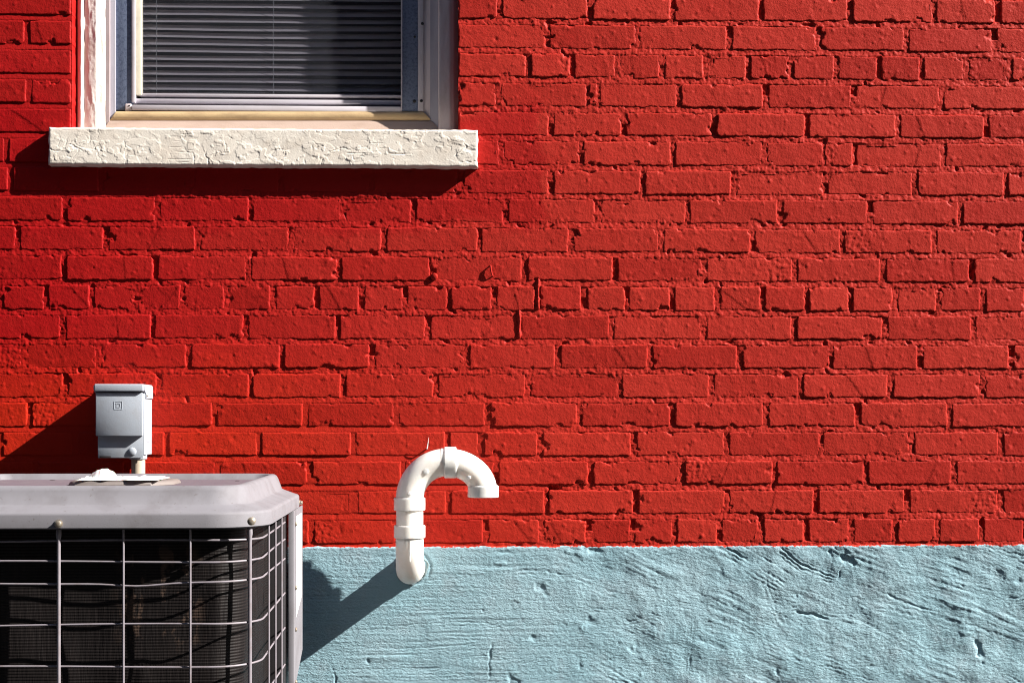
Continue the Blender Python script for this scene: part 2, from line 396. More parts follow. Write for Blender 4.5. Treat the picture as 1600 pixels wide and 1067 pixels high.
def axis(a, step=.0022):
    n = max(4, int(round((2 * a - .0064) / step)))
    return np.concatenate([[-a, -a + .0008, -a + .0017], np.linspace(-a + .0032, a - .0032, n + 1), [a - .0017, a - .0008, a]])
def brick_mesh(x0, x1, z0, z1, seed, deep=0):
    r = np.random.RandomState(seed)
    cx, cz, a, b = (x0 + x1) / 2, (z0 + z1) / 2, (x1 - x0) / 2, (z1 - z0) / 2
    X, Z = np.meshgrid(axis(a), axis(b))
    nv, nu = X.shape
    e = np.minimum(a - np.abs(X), b - np.abs(Z))
    # corners rounded, each its own radius
    for sx in (-1, 1):
        for sz in (-1, 1):
            rr = r.uniform(.002, .006) if r.rand() < .7 else r.uniform(.006, .012)
            dx, dz = sx * X - (a - rr), sz * Z - (b - rr)
            k = (dx > 0) & (dz > 0)
            q = np.where(k, np.maximum(dx, dz) / np.maximum(np.hypot(dx, dz), 1e-9), 1)
            X = np.where(k, sx * (a - rr + dx * q), X); Z = np.where(k, sz * (b - rr + dz * q), Z)
    wx, wz = X + cx, Z + cz
    sm = float(smooth_zone(np.array([cx]), np.array([cz]))[0])
    w = sst(.014, 0, e) * (1 - .45 * sm)
    tx = noise(wx * 40, wz * 40, seed) * .0020 + noise(wx * 130, wz * 130, seed + 3) * .0015
    tz = noise(wx * 40 + 40, wz * 40, seed) * .0021 + noise(wx * 130 + 40, wz * 130, seed + 3) * .0016 + fbm(wx * 9 + seed, wz * 0, seed + 6, 2) * .0012
    # faces: gentle warp, paint texture, pimples, brush lines
    h = r.normal(0, .0007) + X / a * r.normal(0, .0005) + Z / b * r.normal(0, .0004)
    h = h + fbm(wx * 14, wz * 14, seed, 2) * .00055 + fbm(wx * 60, wz * 60, seed + 11, 2) * .00024
    for _ in range(int(r.poisson(13 * a / .1))):
        bx, bz, br = r.uniform(-a, a), r.uniform(-b, b), r.uniform(.0022, .0048)
        h = h + r.choice([1, 1, -1]) * r.uniform(.0004, .0012) * np.exp(-((X - bx)**2 + (Z - bz)**2) / br**2)
    if r.rand() < .18:                                    # a slap of thicker paint or a scar across the face
        t = r.uniform(-1, 1); q = r.uniform(-.6, .6) * a
        h = h + .0008 * sst(-.002, .002, (X - q) * math.cos(t) + Z * math.sin(t))
    if r.rand() < .12:                                    # spalled, pitted end
        q = r.choice([-1, 1]); k = sst(.25, .55, q * X / a + .3 * noise(wx * 40, wz * 40, seed + 5))
        h = h + k * (fbm(wx * 110, wz * 110, seed + 8, 3) * .0011 - .0004)
    et, eb = np.minimum(b - Z, a - X), np.minimum(Z + b, X + a)       # paint has sagged: upper edges softer, lower ones crisp
    h = h - .0022 * np.clip(1 - et / .0036, 0, 1)**2 - .0008 * np.clip(1 - eb / .0018, 0, 1)**2
    for _ in range(int(r.poisson(2.2 if sm < .5 else 1.2))):          # chipped arrises
        if r.rand() < .75: qx, qz = r.uniform(-a, a), r.choice([-1, 1]) * b
        else: qx, qz = r.choice([-1, 1]) * a, r.uniform(-b, b)
        rad = r.uniform(.004, .012); dist = np.hypot((X - qx) / r.uniform(.8, 1.8), Z - qz) * (1 + .5 * noise(wx * 120, wz * 120, seed + 2))
        h = h - r.uniform(.002, .005) * sst(rad, rad * .45, dist)
    V = np.stack([wx + tx * w, -h, wz + tz * w], -1).reshape(-1, 3)
    f = grid_faces(nv, nu)
    i = np.arange(nv * nu).reshape(nv, nu)
    loop = np.concatenate([i[0, :-1], i[:-1, -1], i[-1, :0:-1], i[:0:-1, 0]])
    back = V[loop].copy(); back[:, 1] = deep if deep else .016
    out = np.stack([V[loop][:, 0] - cx, 0 * loop, V[loop][:, 2] - cz], -1)
    n0 = len(V); L = len(loop); j = np.arange(L)
    if not deep: back += out * .004
    f2 = np.stack([loop, j + n0, (j + 1) % L + n0, np.roll(loop, -1)], -1)
    return mesh_np('brick', np.concatenate([V, back]), np.concatenate([f, f2])), Vector((cx, 0, cz))

brick_rects = []; nb = 0
extra = bmesh.new()                                       # the wall beyond the picture, joined
def coarse(x0, x1, z0, z1):
    if x1 - x0 > .02: box_bm(extra, x0, x1, rnd.uniform(-.001, .001), .05, z0, z1)
for r, segs in ROWS.items():
    z1, z0 = zj[r - 1], zj[r]
    for seg in segs:
        for i in range(len(seg) - 1):
            a, b = seg[i], seg[i + 1]
            w0 = a in (717.5, 743); w1 = b in (111, 80)
            j0 = 0 if w0 else rnd.uniform(3.2, 5.2); j1 = 0 if w1 else rnd.uniform(3.2, 5.2)
            if (a, b) == (1288, 1336) or (a, b) == (1195, 1288): j0, j1 = max(1.2, j0 - (2.4 if a == 1288 else 0)), (1.2 if b == 1288 else j1)
            if (a, b) == (920, 935): j0, j1 = 1.6, 1.4
            xa, xb = PX(a + j0), PX(b - j1)
            za, zb = z0 + rnd.uniform(.0058, .0078), z1 - rnd.uniform(.0058, .0078)
            if r == 5 and b == 80: pass
            brick_rects.append((xa, xb, za, zb))
            if b < -5 or a > 1606: coarse(xa, xb, za, zb); continue
            nb += 1
            m, o = brick_mesh(xa, xb, za, zb, 1000 + nb * 7, deep=.10 if (b == 111 or a == 717.5) else 0)
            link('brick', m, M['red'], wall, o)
for r in range(-10, 19):                                  # continue the bond to left, right and above
    z1, z0 = zj[r - 1] - .0065, zj[r] + .0065
    step = 70 if (r in (2, 10, 18) or r == -6) else 143
    if r in ROWS: lo, hi = ROWS[r][0][0], ROWS[r][-1][-1]
    else: lo = hi = 640 + (71 if r % 2 else 0) + 11 * (r % 5)
    x = hi
    while x < 2500:
        if r in ROWS or r <= -9 or x >= 717: coarse(PX(x + 4), PX(x + step - 4), z0, z1)
        elif x + step > 725: coarse(OPR, PX(x + step - 4), z0, z1)
        x += step
    x = lo
    while x > -900:
        if r in ROWS or r <= -9 or x <= 112: coarse(PX(x - step + 4), PX(x - 4), z0, z1)
        elif x - step < 104: coarse(PX(x - step + 4), OPL, z0, z1)
        x -= step
    if r not in ROWS and r <= -9: pass
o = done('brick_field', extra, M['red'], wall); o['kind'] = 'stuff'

# mortar: one rough sheet between the bricks
def mortar_sheet():
    st = .0020
    xs = np.arange(PX(-14), PX(1622), st); zs = np.arange(PLT - .004, PZ(-12), st)
    X, Z = np.meshgrid(xs, zs); nv, nu = X.shape
    inside = np.zeros(X.shape, bool)
    for (a, b, c, d) in brick_rects:
        i0, i1 = np.searchsorted(xs, a + .007), np.searchsorted(xs, b - .007)
        k0, k1 = np.searchsorted(zs, c + .007), np.searchsorted(zs, d - .007)
        inside[k0:k1, i0:i1] = True
    inside |= (X > OPL + .001) & (X < OPR - .001) & (Z > SILL_B + .02)
    inside |= (X > PX(84)) & (X < PX(738)) & (Z > SILL_B + .006) & (Z < SILL_T - .004)
    sm = smooth_zone(X, Z)
    t = np.zeros(X.shape)
    zl = np.array([zj[k] for k in range(0, 19)])
    for q in zl: t = np.where(np.abs(Z - q) < .012, np.clip((Z - (q - .0065)) / .013, 0, 1), t)
    onbed = np.zeros(X.shape)
    for q in zl: onbed = np.maximum(onbed, sst(.011, .0065, np.abs(Z - q)))
    rough = 1 - .82 * sm
    h = -(.0004 + (.0013 + .0006 * sm) * t * onbed + .0009 * (1 - onbed))
    h = h - (1 - onbed) * .0036 * sst(.0, .45, noise(X * 8.3, np.round((Z - zl[-1]) / .0682) * 3.7, 27)) * (1 - .6 * sm)
    h = h + .0008 * noise(X * 9, Z * 9, 21) - .0010 * rough * sst(.1, .6, noise(X * 13, Z * 15, 22))
    h = h + rough * (fbm(X * 75, Z * 75, 31, 3) * .0010 + noise(X * 190, Z * 190, 33) * .0006 - np.abs(noise(X * 95, Z * 120, 35)) * .0009 + .0003)
    pit = sst(.58, .78, noise(X * 32, Z * 40, 41)) * rough
    h = h - pit * .0042
    h = h + sst(.45, .8, noise(X * 24, Z * 50, 51)) * .0011 * rough          # squeezed-out blobs
    # open crack between the smooth and the rough jointing, and two hardened ridges of caulk
    def dot(px, py, rx, rz, amt):
        nonlocal h
        c = P(px, py); q = np.hypot((X - c.x) / rx, (Z - c.z) / rz) * (1 + .35 * noise(X * 130, Z * 130, 61))
        h = h + amt * sst(1, .5, q)
    dot(861, 770, .010, .022, -.011); dot(866, 763, .016, .008, -.011)
    dot(686, 420, .005, .011, -.010); dot(472, 386, .018, .006, -.009); dot(1518, 428, .007, .016, -.008)
    dot(1296, 676, .008, .008, -.010); dot(1292, 692, .003, .012, -.008); dot(1327, 386, .010, .007, -.008)
    dot(1104, 440, .007, .006, -.008)
    for px, y0, y1 in ((841, 432, 486), (811.5, 482, 530)):
        a = P(px, (y0 + y1) / 2); lz = (y1 - y0) / 2 * .0015
        h = h + .0058 * np.exp(-((X - a.x - .002 * noise(Z * 40, Z * 0, 3)) / .0026)**2) * sst(1, .8, np.abs(Z - a.z) / lz)
    V = np.stack([X, -h, Z], -1).reshape(-1, 3)
    keep = ~(inside[:-1, :-1] & inside[:-1, 1:] & inside[1:, :-1] & inside[1:, 1:])
    f = grid_faces(nv, nu, keep)
    used = np.zeros(len(V), bool); used[f.ravel()] = True
    remap = np.cumsum(used) - 1
    return mesh_np('mortar', V[used], remap[f])
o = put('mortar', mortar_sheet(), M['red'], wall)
def strips(rects, y):                                     # plain bedding sheet outside the picture, with the opening left free
    bm = bmesh.new()
    for (x0, x1, z0, z1) in rects: box_bm(bm, x0, x1, y, y + .10, z0, z1)
    return bm
zt = zj[-11]
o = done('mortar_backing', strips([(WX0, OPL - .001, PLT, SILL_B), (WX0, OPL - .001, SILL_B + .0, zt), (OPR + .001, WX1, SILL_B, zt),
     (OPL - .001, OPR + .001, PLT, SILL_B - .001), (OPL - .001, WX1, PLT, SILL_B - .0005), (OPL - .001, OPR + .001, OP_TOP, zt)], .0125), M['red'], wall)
# red-painted mortar on the two reveals, a hair behind the brick ends
for s, x in ((1, OPL), (-1, OPR)):
    n = 60; zs = np.linspace(SILL_T, OP_TOP, 400); ys = np.linspace(.004, .10, 12)
    Y, Z = np.meshgrid(ys, zs)
    X = x - s * (.0012 + .0007 * noise(Y * 90, Z * 90, 71))
    f = grid_faces(len(zs), len(ys))
    if s < 0: f = f[:, ::-1]
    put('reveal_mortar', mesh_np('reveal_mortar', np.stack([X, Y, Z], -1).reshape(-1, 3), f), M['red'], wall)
# painted-over stub of an old anchor bolt, and a smaller painted nail
c = P(679, 432, .0)
p_, r_ = lathe_path((c.x, .004, c.z), (-.25, -1, -.15), [(0, .0085), (.006, .0085), (.009, .0076), (.0105, .005), (.0107, .0005)])
tube('anchor_stub', p_, r_, M['red'], wall, 14)
c = P(767, 424)
tube('nail_stub', [(c.x - .001, .002, c.z + .014), (c.x - .001, -.004, c.z + .012), (c.x, -.005, c.z + .002), (c.x + .003, -.004, c.z - .010), (c.x + .005, .002, c.z - .012)], [.0015, .0022, .0022, .002, .0012], M['red'], wall, 8)
a, b = P(667.5, 701, .01), P(670, 683, .016)
tube('plastic_splinter', [(a.x, .002, a.z), (a.x, -.010, a.z + .002), ((a.x + b.x) / 2, -.014, (a.z + b.z) / 2), b], [.0016, .0016, .0011, .0005], M['pvc'], wall, 6)

# ------------------------------------------------------------------ rendered base of the wall
def plinth():
    st = .0021
    xs = np.arange(PX(-20), PX(1630), st); zs = np.arange(PZ(1085), PLT + .0001, st)
    zs = np.concatenate([zs, [PLT + .0012, PLT + .0022]])
    X, Z = np.meshgrid(xs, zs); nv, nu = X.shape
    right = sst(.14, .48, X + .10 * noise(X * 2.2, Z * 3, 3))
    # left: combed level by a brush; right: lumpy, swept in arcs
    wz = Z + .004 * noise(X * 5, Z * 9, 12)
    comb = noise(X * 4.5, wz * 150, 14) * .00078 + noise(X * 16, wz * 300, 15) * .00036
    comb = comb * (.5 + .9 * sst(-.4, .5, noise(X * 5, Z * 14, 16)))
    ca, sa = math.cos(-.40), math.sin(-.40)
    U, W = X * ca + Z * sa, -X * sa + Z * ca + .022 * noise(X * 3.2, Z * 4, 18) + .004 * noise(X * 14, Z * 14, 17)
    sweep = noise(U * 6, W * 110, 19) * .00078 + noise(U * 12, W * 250, 20) * .00042
    sweep = sweep * (.2 + 1.5 * sst(-.2, .7, noise(X * 7, Z * 8, 22)))
    lump = fbm(X * 7, Z * 8, 23, 3) * .0042 + fbm(X * 20, Z * 24, 24, 2) * .0013
    flat = fbm(X * 6, Z * 8, 25, 2) * .0012 + fbm(X * 24, Z * 24, 26, 2) * .0004
    grain = fbm(X * 110, Z * 110, 27, 2) * .00036
    h = comb * (1 - right) + sweep * right + lump * right * .9 + flat * (1 - right) + grain * (.75 + .5 * right)
    def bez(p0, p1, p2, n=60):
        t = np.linspace(0, 1, n)[:, None]; p0, p1, p2 = (np.array([P(*p).x, P(*p).z]) for p in (p0, p1, p2))
        return (1 - t)**2 * p0 + 2 * t * (1 - t) * p1 + t * t * p2
    def groove(pts, k, pitch, amp, width, falloff=.15):
        """k parallel trowel lines along a curve"""
        nonlocal h
        lo, hi = pts.min(0) - .06, pts.max(0) + .06
        i0, i1 = np.searchsorted(xs, [lo[0], hi[0]]); k0, k1 = np.searchsorted(zs, [lo[1], hi[1]])
        if i1 <= i0 or k1 <= k0: return
        x, z = X[k0:k1, i0:i1], Z[k0:k1, i0:i1]
        d2 = np.full(x.shape, 1e9); side = np.zeros(x.shape); tt = np.zeros(x.shape)
        T = np.gradient(pts, axis=0); T /= np.linalg.norm(T, axis=1)[:, None]
        for i, (p, t) in enumerate(zip(pts, T)):
            dx, dz = x - p[0], z - p[1]; d = dx * dx + dz * dz; m = d < d2
            d2[m] = d[m]; side[m] = (t[0] * dz - t[1] * dx)[m]; tt[m] = i / (len(pts) - 1)
        half = k * pitch / 2
        env = sst(half + pitch * .5, half - pitch * .3, np.abs(side)) * sst(0, falloff, tt) * sst(1, 1 - falloff, tt) * (np.abs(np.sqrt(d2) - np.abs(side)) < .004)
        ph = side / pitch + .30 * noise(x * 18, z * 18, 77) + .35 * noise(x * 70, z * 70, 79)
        prof = -np.maximum(0, 1 - np.abs((ph - np.round(ph)) * pitch / width))
        amp_i = amp * (.05 + 1.3 * _h(np.round(ph), np.round(ph) * 0, 91))
        h[k0:k1, i0:i1] += env * amp_i * prof * np.clip(1.0 + .9 * noise(x * 22, z * 22, 78), .15, 1.8)
    groove(bez((1128, 850), (1180, 884), (1232, 914)), 7, .0085, .0016, .0034)
    groove(bez((1215, 853), (1255, 890), (1310, 903)), 4, .008, .0024, .0034)
    groove(bez((1285, 852), (1390, 880), (1600, 915)), 6, .011, .0005, .004)
    groove(bez((1530, 850), (1570, 860), (1640, 880)), 4, .009, .0013, .004)
    groove(bez((960, 925), (1040, 935), (1090, 945)), 5, .006, .0007, .003)
    groove(bez((965, 962), (1000, 972), (1035, 1000)), 6, .006, .0010, .003)
    groove(bez((1010, 955), (1045, 965), (1065, 980)), 3, .006, .0011, .003)
    groove(bez((1085, 960), (1080, 1010), (1075, 1060)), 5, .0065, .0005, .003)
    groove(bez((800, 893), (860, 880), (980, 935)), 2, .010, .0010, .004)
    groove(bez((1195, 900), (1205, 940), (1228, 985)), 3, .012, .0007, .005)
    rs = np.random.RandomState(12)
    for _ in range(46):                                   # long dragging trowel strokes, mostly falling to the right
        x, y = rs.uniform(930, 1640), rs.uniform(845, 1075); L = rs.uniform(50, 170); sl = rs.uniform(.12, .65) if rs.rand() < .8 else rs.uniform(-.3, .1)
        groove(bez((x - L / 2, y - sl * L / 2), (x, y + rs.uniform(-10, 10)), (x + L / 2, y + sl * L / 2)), rs.randint(2, 7), rs.uniform(.0055, .011), rs.uniform(.0003, .0009), rs.uniform(.0024, .0038), .35)
    for _ in range(26):
        x, y = rs.uniform(440, 960), rs.uniform(870, 1075); L = rs.uniform(60, 200); sl = rs.uniform(-.06, .06)
        groove(bez((x - L / 2, y - sl * L / 2), (x, y + rs.uniform(-4, 4)), (x + L / 2, y + sl * L / 2)), rs.randint(2, 6), rs.uniform(.005, .008), rs.uniform(.0004, .0009), .0028, .35)
    groove(bez((1320, 930), (1440, 950), (1590, 1000)), 5, .012, .0008, .004)
    groove(bez((1380, 925), (1420, 945), (1460, 955)), 1, .01, .0016, .004)
    groove(bez((1240, 955), (1265, 958), (1295, 968)), 1, .01, .0030, .005)
    groove(bez((1540, 940), (1570, 935), (1610, 930)), 1, .01, .0012, .003)
    groove(bez((470, 955), (560, 945), (760, 960)), 4, .007, .0007, .0028)
    groove(bez((560, 1010), (640, 1018), (770, 1000)), 5, .007, .0008, .0028)
    groove(bez((600, 980), (700, 965), (790, 975)), 4, .006, .0007, .0026)
    groove(bez((770, 1000), (760, 1040), (765, 1067)), 1, .01, .0016, .003)
    groove(bez((518, 1040), (522, 1050), (527, 1070)), 1, .01, .0022, .0026)
    groove(bez((1316, 880), (1314, 890), (1308, 905)), 1, .01, .0024, .0022)
    for px, py, rx, rz, amt in ((1320, 873, .022, .011, -.010), (1316, 868, .010, .008, -.006), (925, 860, .022, .008, -.008), (903, 863, .016, .010, .004),
            (843, 915, .012, .010, -.005), (852, 928, .010, .010, -.004), (806, 936, .008, .006, .003), (808, 941, .004, .003, -.004),
            (921, 970, .013, .010, -.006), (908, 978, .012, .012, .004), (833, 995, .012, .009, -.005), (905, 1035, .006, .016, -.004),
            (990, 1010, .020, .014, -.005), (1010, 1030, .020, .02, .003), (1525, 1005, .010, .020, -.009), (1534, 1022, .008, .012, -.008), (1508, 985, .02, .02, .004),
            (1360, 1040, .012, .006, -.006), (1245, 931, .005, .005, -.004), (1590, 908, .014, .006, -.006), (1214, 1048, .004, .01, -.004),
            (953, 1029, .004, .004, -.004), (754, 952, .004, .005, -.005), (575, 1033, .005, .004, -.005), (720, 870, .003, .003, -.003),
            (785, 862, .018, .006, -.004), (782, 880, .012, .006, .003), (1127, 893, .006, .012, -.003), (1570, 890, .02, .014, .004), (800, 1060, .012, .01, -.006)):
        c = P(px, py); q = np.hypot((X - c.x + .35 * (Z - c.z)) / rx, (Z - c.z) / rz) * (1 + .75 * fbm(X * 50, Z * 50, 81, 2))
        h = h + .42 * amt * sst(1.25, .1, q) * (1 + .4 * noise(X * 55 + 9, Z * 55, 82))
    # socket of filler round the pipe
    c = P(648, 887); q = np.hypot(X - c.x, Z - c.z)
    h = h - .0018 * sst(.006, .0, np.abs(q - .0365 - .0015 * noise(X * 60, Z * 60, 5)))
    h = h + .006 - .0035 * right                       # the render stands a little proud of the brick
    top = PLT - .0010 + .0026 * noise(X * 11, X * 0, 31) + .0016 * noise(X * 60, X * 0, 32) + .003 * sst(.9, 1.3, X)
    Zr = np.minimum(Z, top); over = np.clip(Z - top, 0, None)
    dz = np.clip(top - Z, 0, .004)
    h = h - .0022 * (1 - dz / .004)**2
    h[-2] = -.002; h[-1] = -.013; Zr[-2:] = top[-2:] + .0006
    V = np.stack([X, -h, Zr], -1).reshape(-1, 3)
    return mesh_np('render_face', V, grid_faces(nv, nu))
base = thing('foundation_wall', 'rough pale blue stucco base below the red brick, brushed at left, lumpy at right', 'wall base', (0, 0, 0))
put('render_face', plinth(), M['blue'], base)
bm = bmesh.new()
box_bm(bm, WX0, WX1, -.001, .18, -.02, PZ(1083)); box_bm(bm, WX0, PX(-19), -.003, .18, PZ(1083), PLT - .001); box_bm(bm, PX(1629), WX1, -.003, .18, PZ(1083), PLT - .001)
box_bm(bm, PX(-19), PX(1629), .012, .18, PZ(1083), PLT - .002)
done('foundation_core', bm, M['blue'], base)

# ------------------------------------------------------------------ window
win = thing('window', 'single sash window with cracked white trim and flaking white stone sill in red brick', 'window', (PX(412), 0, SILL_B))
def sill():
    x0, x1 = P(75.5, 230, .029).x, P(746.5, 230, .029).x; z1, z0 = PZ(203, .029), PZ(261, .029)
    xs = np.arange(x0, x1 + .001, .0013); zs = np.arange(z0, z1 + .0005, .0013)
    X, Z = np.meshgrid(xs, zs); nv, nu = X.shape
    h = .0006 * fbm(X * 12, Z * 12, 3, 2)
    warp = .007 * noise(X * 45, Z * 60, 9) + .002 * noise(X * 160, Z * 160, 19)
    for k, (sc, th, am, sd) in enumerate(((13, .16, .0004, 4), (24, .26, .0005, 5), (42, .38, .0005, 6))):
        n = noise((X + warp) * sc, Z * sc * 1.6 + 3 * k, sd) + .35 * noise((X + warp) * sc * 3, Z * sc * 3, sd + 20)
        h = h + am * sst(th - .02, th + .02, n)
    mk = sst(-.45, .3, noise(X * 7 + 3, Z * 14, 49))
    h = h * (.45 + .65 * mk)
    for sc, sd, am in ((17, 71, .0011), (31, 72, .0009)):
        cr_ = np.abs(noise((X + warp) * sc, (Z + warp) * sc * 1.3, sd))
        h = h - am * sst(.07, .01, cr_) * sst(-.1, .35, noise(X * sc * .6, Z * sc * .6, sd + 5)) * (.3 + .7 * mk)
    lines = noise(X * 18, Z * 330, 44) * sst(.1, .6, noise(X * 11, Z * 20, 45))
    h = h - .0008 * sst(.3, .5, lines)
    e = np.minimum(np.minimum(X - x0, x1 - X), np.minimum(Z - z0, z1 - Z))
    h = h - .003 * np.clip(1 - e / .005, 0, 1)**2
    w = sst(.008, 0, e)
    Zw = Z + w * .0014 * noise(X * 50, Z * 50, 46) - w * .001 * noise(X * 9, Z * 9, 47)
    Xw = X + w * .0022 * noise(X * 60, Z * 45, 48)
    V = np.stack([Xw, -.029 - h, Zw], -1).reshape(-1, 3); f = grid_faces(nv, nu)
    i = np.arange(nv * nu).reshape(nv, nu); loop = np.concatenate([i[0, :-1], i[:-1, -1], i[-1, :0:-1], i[:0:-1, 0]])
    back = V[loop].copy(); back[:, 1] = .004; L = len(loop); j = np.arange(L); n0 = len(V)
    f2 = np.stack([loop, j + n0, (j + 1) % L + n0, np.roll(loop, -1)], -1)
    return mesh_np('window_sill', np.concatenate([V, back]), np.concatenate([f, f2]))
put('window_sill', sill(), M['sill'], win)
box('sill_bed', OPL + .001, OPR - .001, .002, .11, SILL_B + .004, SILL_T - .002, M['sill'], win)
TOPY = OP_TOP
def casing(name, prof, mat, seed, amp, flip=False):
    """moulding: profile of (x, y) swept up the opening with cracked paint relief"""
    prof = np.array(prof); seg = np.r_[0, np.cumsum(np.hypot(*np.diff(prof, axis=0).T))]
    n = int(seg[-1] / .0024); s = np.linspace(0, seg[-1], n)
    px, py = np.interp(s, seg, prof[:, 0]), np.interp(s, seg, prof[:, 1])
    zs = np.arange(SILL_T - .001, TOPY, .0035)
    Sx, Z = np.meshgrid(s, zs); X = np.tile(px, (len(zs), 1)); Y = np.tile(py, (len(zs), 1))
    h = amp * (fbm(Sx * 70, Z * 14, seed, 3) * .7 + sst(.15, .3, noise(Sx * 110, Z * 22, seed + 4)) - .8 * sst(.45, .6, noise(Sx * 150, Z * 30, seed + 6)))
    X = X + .4 * amp * noise(Sx * 30, Z * 20, seed + 9)
    f = grid_faces(len(zs), n)
    return put(name, mesh_np(name, np.stack([X, Y - h, Z], -1).reshape(-1, 3), f), mat, win)
def X_(px, d): return P(px, 100, d).x
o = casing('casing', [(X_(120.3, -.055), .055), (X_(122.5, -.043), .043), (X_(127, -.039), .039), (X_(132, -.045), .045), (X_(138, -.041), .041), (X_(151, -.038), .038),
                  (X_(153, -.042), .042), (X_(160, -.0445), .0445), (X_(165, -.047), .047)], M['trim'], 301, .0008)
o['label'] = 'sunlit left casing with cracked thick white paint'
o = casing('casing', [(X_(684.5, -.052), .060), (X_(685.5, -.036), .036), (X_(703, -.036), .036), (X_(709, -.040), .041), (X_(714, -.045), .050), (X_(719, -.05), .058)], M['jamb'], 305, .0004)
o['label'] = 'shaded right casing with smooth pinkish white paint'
box('casing_head', OPL, OPR, .036, .10, TOPY - .05, TOPY, M['trim'], win)
zs0 = PZ(201.5, -.05)
def vstrip(name, xa, xb, d, back, mat, y=201, bev=.001, yt=None):
    return box(name, X_(xa, d), X_(xb, d), -d, -back, PZ(y, d), TOPY - .05, mat, win, bev)
def slope(name, xa, da, xb, db, ya, yb, mat):
    """a slanting jamb face from (xa at depth da) to (xb at depth db), with its foot on the sloping timber"""
    a0, b0 = P(xa, ya, -da), P(xb, yb, -db)
    th = .004
    v = [(a0.x, da, a0.z), (b0.x, db, b0.z), (b0.x, db, TOPY - .05), (a0.x, da, TOPY - .05)]
    v += [(x, y + .012, z) for x, y, z in v]
    m = mesh_np(name, v, [(0, 1, 2, 3), (7, 6, 5, 4), (0, 4, 5, 1), (1, 5, 6, 2), (2, 6, 7, 3), (3, 7, 4, 0)], False)
    return put(name, m, mat, win)
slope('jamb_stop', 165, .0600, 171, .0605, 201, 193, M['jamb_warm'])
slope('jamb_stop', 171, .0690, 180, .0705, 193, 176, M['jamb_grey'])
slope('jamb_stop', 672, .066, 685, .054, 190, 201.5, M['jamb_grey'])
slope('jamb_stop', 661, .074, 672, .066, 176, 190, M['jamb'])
o = vstrip('track', 180, 206, -.078, -.10, M['galv'], 175.5)
o['label'] = 'left galvanised window track'
o = vstrip('track', 628, 653, -.070, -.10, M['galv'], 174.5)
o['label'] = 'right galvanised window track'
vstrip('track_lip', 653, 661.5, -.068, -.10, M['sash'], 174.5)
vstrip('track_edge', 626.5, 628.4, -.066, -.10, M['sash'], 172, .0005)
vstrip('sash_stile', 205.5, 211, -.074, -.10, M['sash'], 163.5)
vstrip('sash_stile', 211, 220.5, -.083, -.105, M['cream'], 152)
pbox('bottom_rail', 206, 628, 164, 175, -.068, -.12, M['sash'], win, .0015)
pbox('sash_rail', 210, 627.5, 154.2, 163.4, -.086, -.12, M['sash'], win, .001)
pbox('sash_rail', 218, 627.5, 146, 153.2, -.088, -.12, M['sash'], win, .001)
# timber stool: rounded nosing above a flat strip, mitred into the jambs
def stool(name, prof, xl, xr, mat):
    V = []; n = len(prof)
    for (d, y), a, b in zip(prof, xl, xr): V.append(P(a, y, -d)); V.append(P(b, y, -d))
    f = [(2 * i, 2 * i + 2, 2 * i + 3, 2 * i + 1) for i in range(n - 1)]
    m = mesh_np(name, V, f); m.set_sharp_from_angle(angle=math.radians(50)); return put(name, m, mat, win)
L_ = lambda y: 162 + (201.5 - y) * .72
R_ = lambda y: 686 - (201.5 - y) * .92
pr = [(.11, 173), (.080, 174.3), (.068, 174.8), (.064, 176.5), (.062, 180), (.062, 184), (.064, 187), (.067, 188.6)]
stool('stool_nosing', pr, [L_(y) for d, y in pr], [R_(y) for d, y in pr], M['tan'])
pr = [(.070, 188), (.064, 189.2), (.060, 190.5), (.050, 202), (.04, 206)]
stool('stool_apron', pr, [L_(y) for d, y in pr], [R_(y) for d, y in pr], M['tan_pale'])
a, b = P(219, 100, -.094), P(628, 147, -.094)
box('glass_pane', a.x, b.x, .094, .098, b.z, TOPY - .05, M['glass'], win, 0)
c = P(202, 168, -.074)
box('corner_clip', c.x - .010, c.x + .006, .073, .078, c.z - .010, c.z + .009, M['jamb'], win, .003)
for px, py, d, r0 in ((660, 37.5, -.068, .0038), (658.5, 158, -.068, .0038), (647.5, 158.5, -.070, .0042), (648, 58, -.070, .003), (202, 165.5, -.073, .0022)):
    c = P(px, py, d); p_, r_ = lathe_path((c.x, c.y + .001, c.z), (0, -1, 0), [(0, r0), (.0015, r0), (.0025, r0 * .7), (.0026, .0003)])
    tube('screw', p_, r_, M['black'], win, 10)
# dim room behind
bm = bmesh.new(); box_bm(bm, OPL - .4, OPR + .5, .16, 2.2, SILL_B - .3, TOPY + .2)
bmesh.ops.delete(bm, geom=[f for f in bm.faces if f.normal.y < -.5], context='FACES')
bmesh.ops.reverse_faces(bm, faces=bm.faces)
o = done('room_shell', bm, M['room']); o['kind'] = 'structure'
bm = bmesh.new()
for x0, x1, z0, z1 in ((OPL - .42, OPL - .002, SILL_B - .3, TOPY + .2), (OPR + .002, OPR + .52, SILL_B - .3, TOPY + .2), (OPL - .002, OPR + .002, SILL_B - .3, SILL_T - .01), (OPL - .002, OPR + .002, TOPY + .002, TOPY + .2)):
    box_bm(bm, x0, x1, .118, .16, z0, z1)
o = done('room_lining', bm, M['room']); o['kind'] = 'structure'
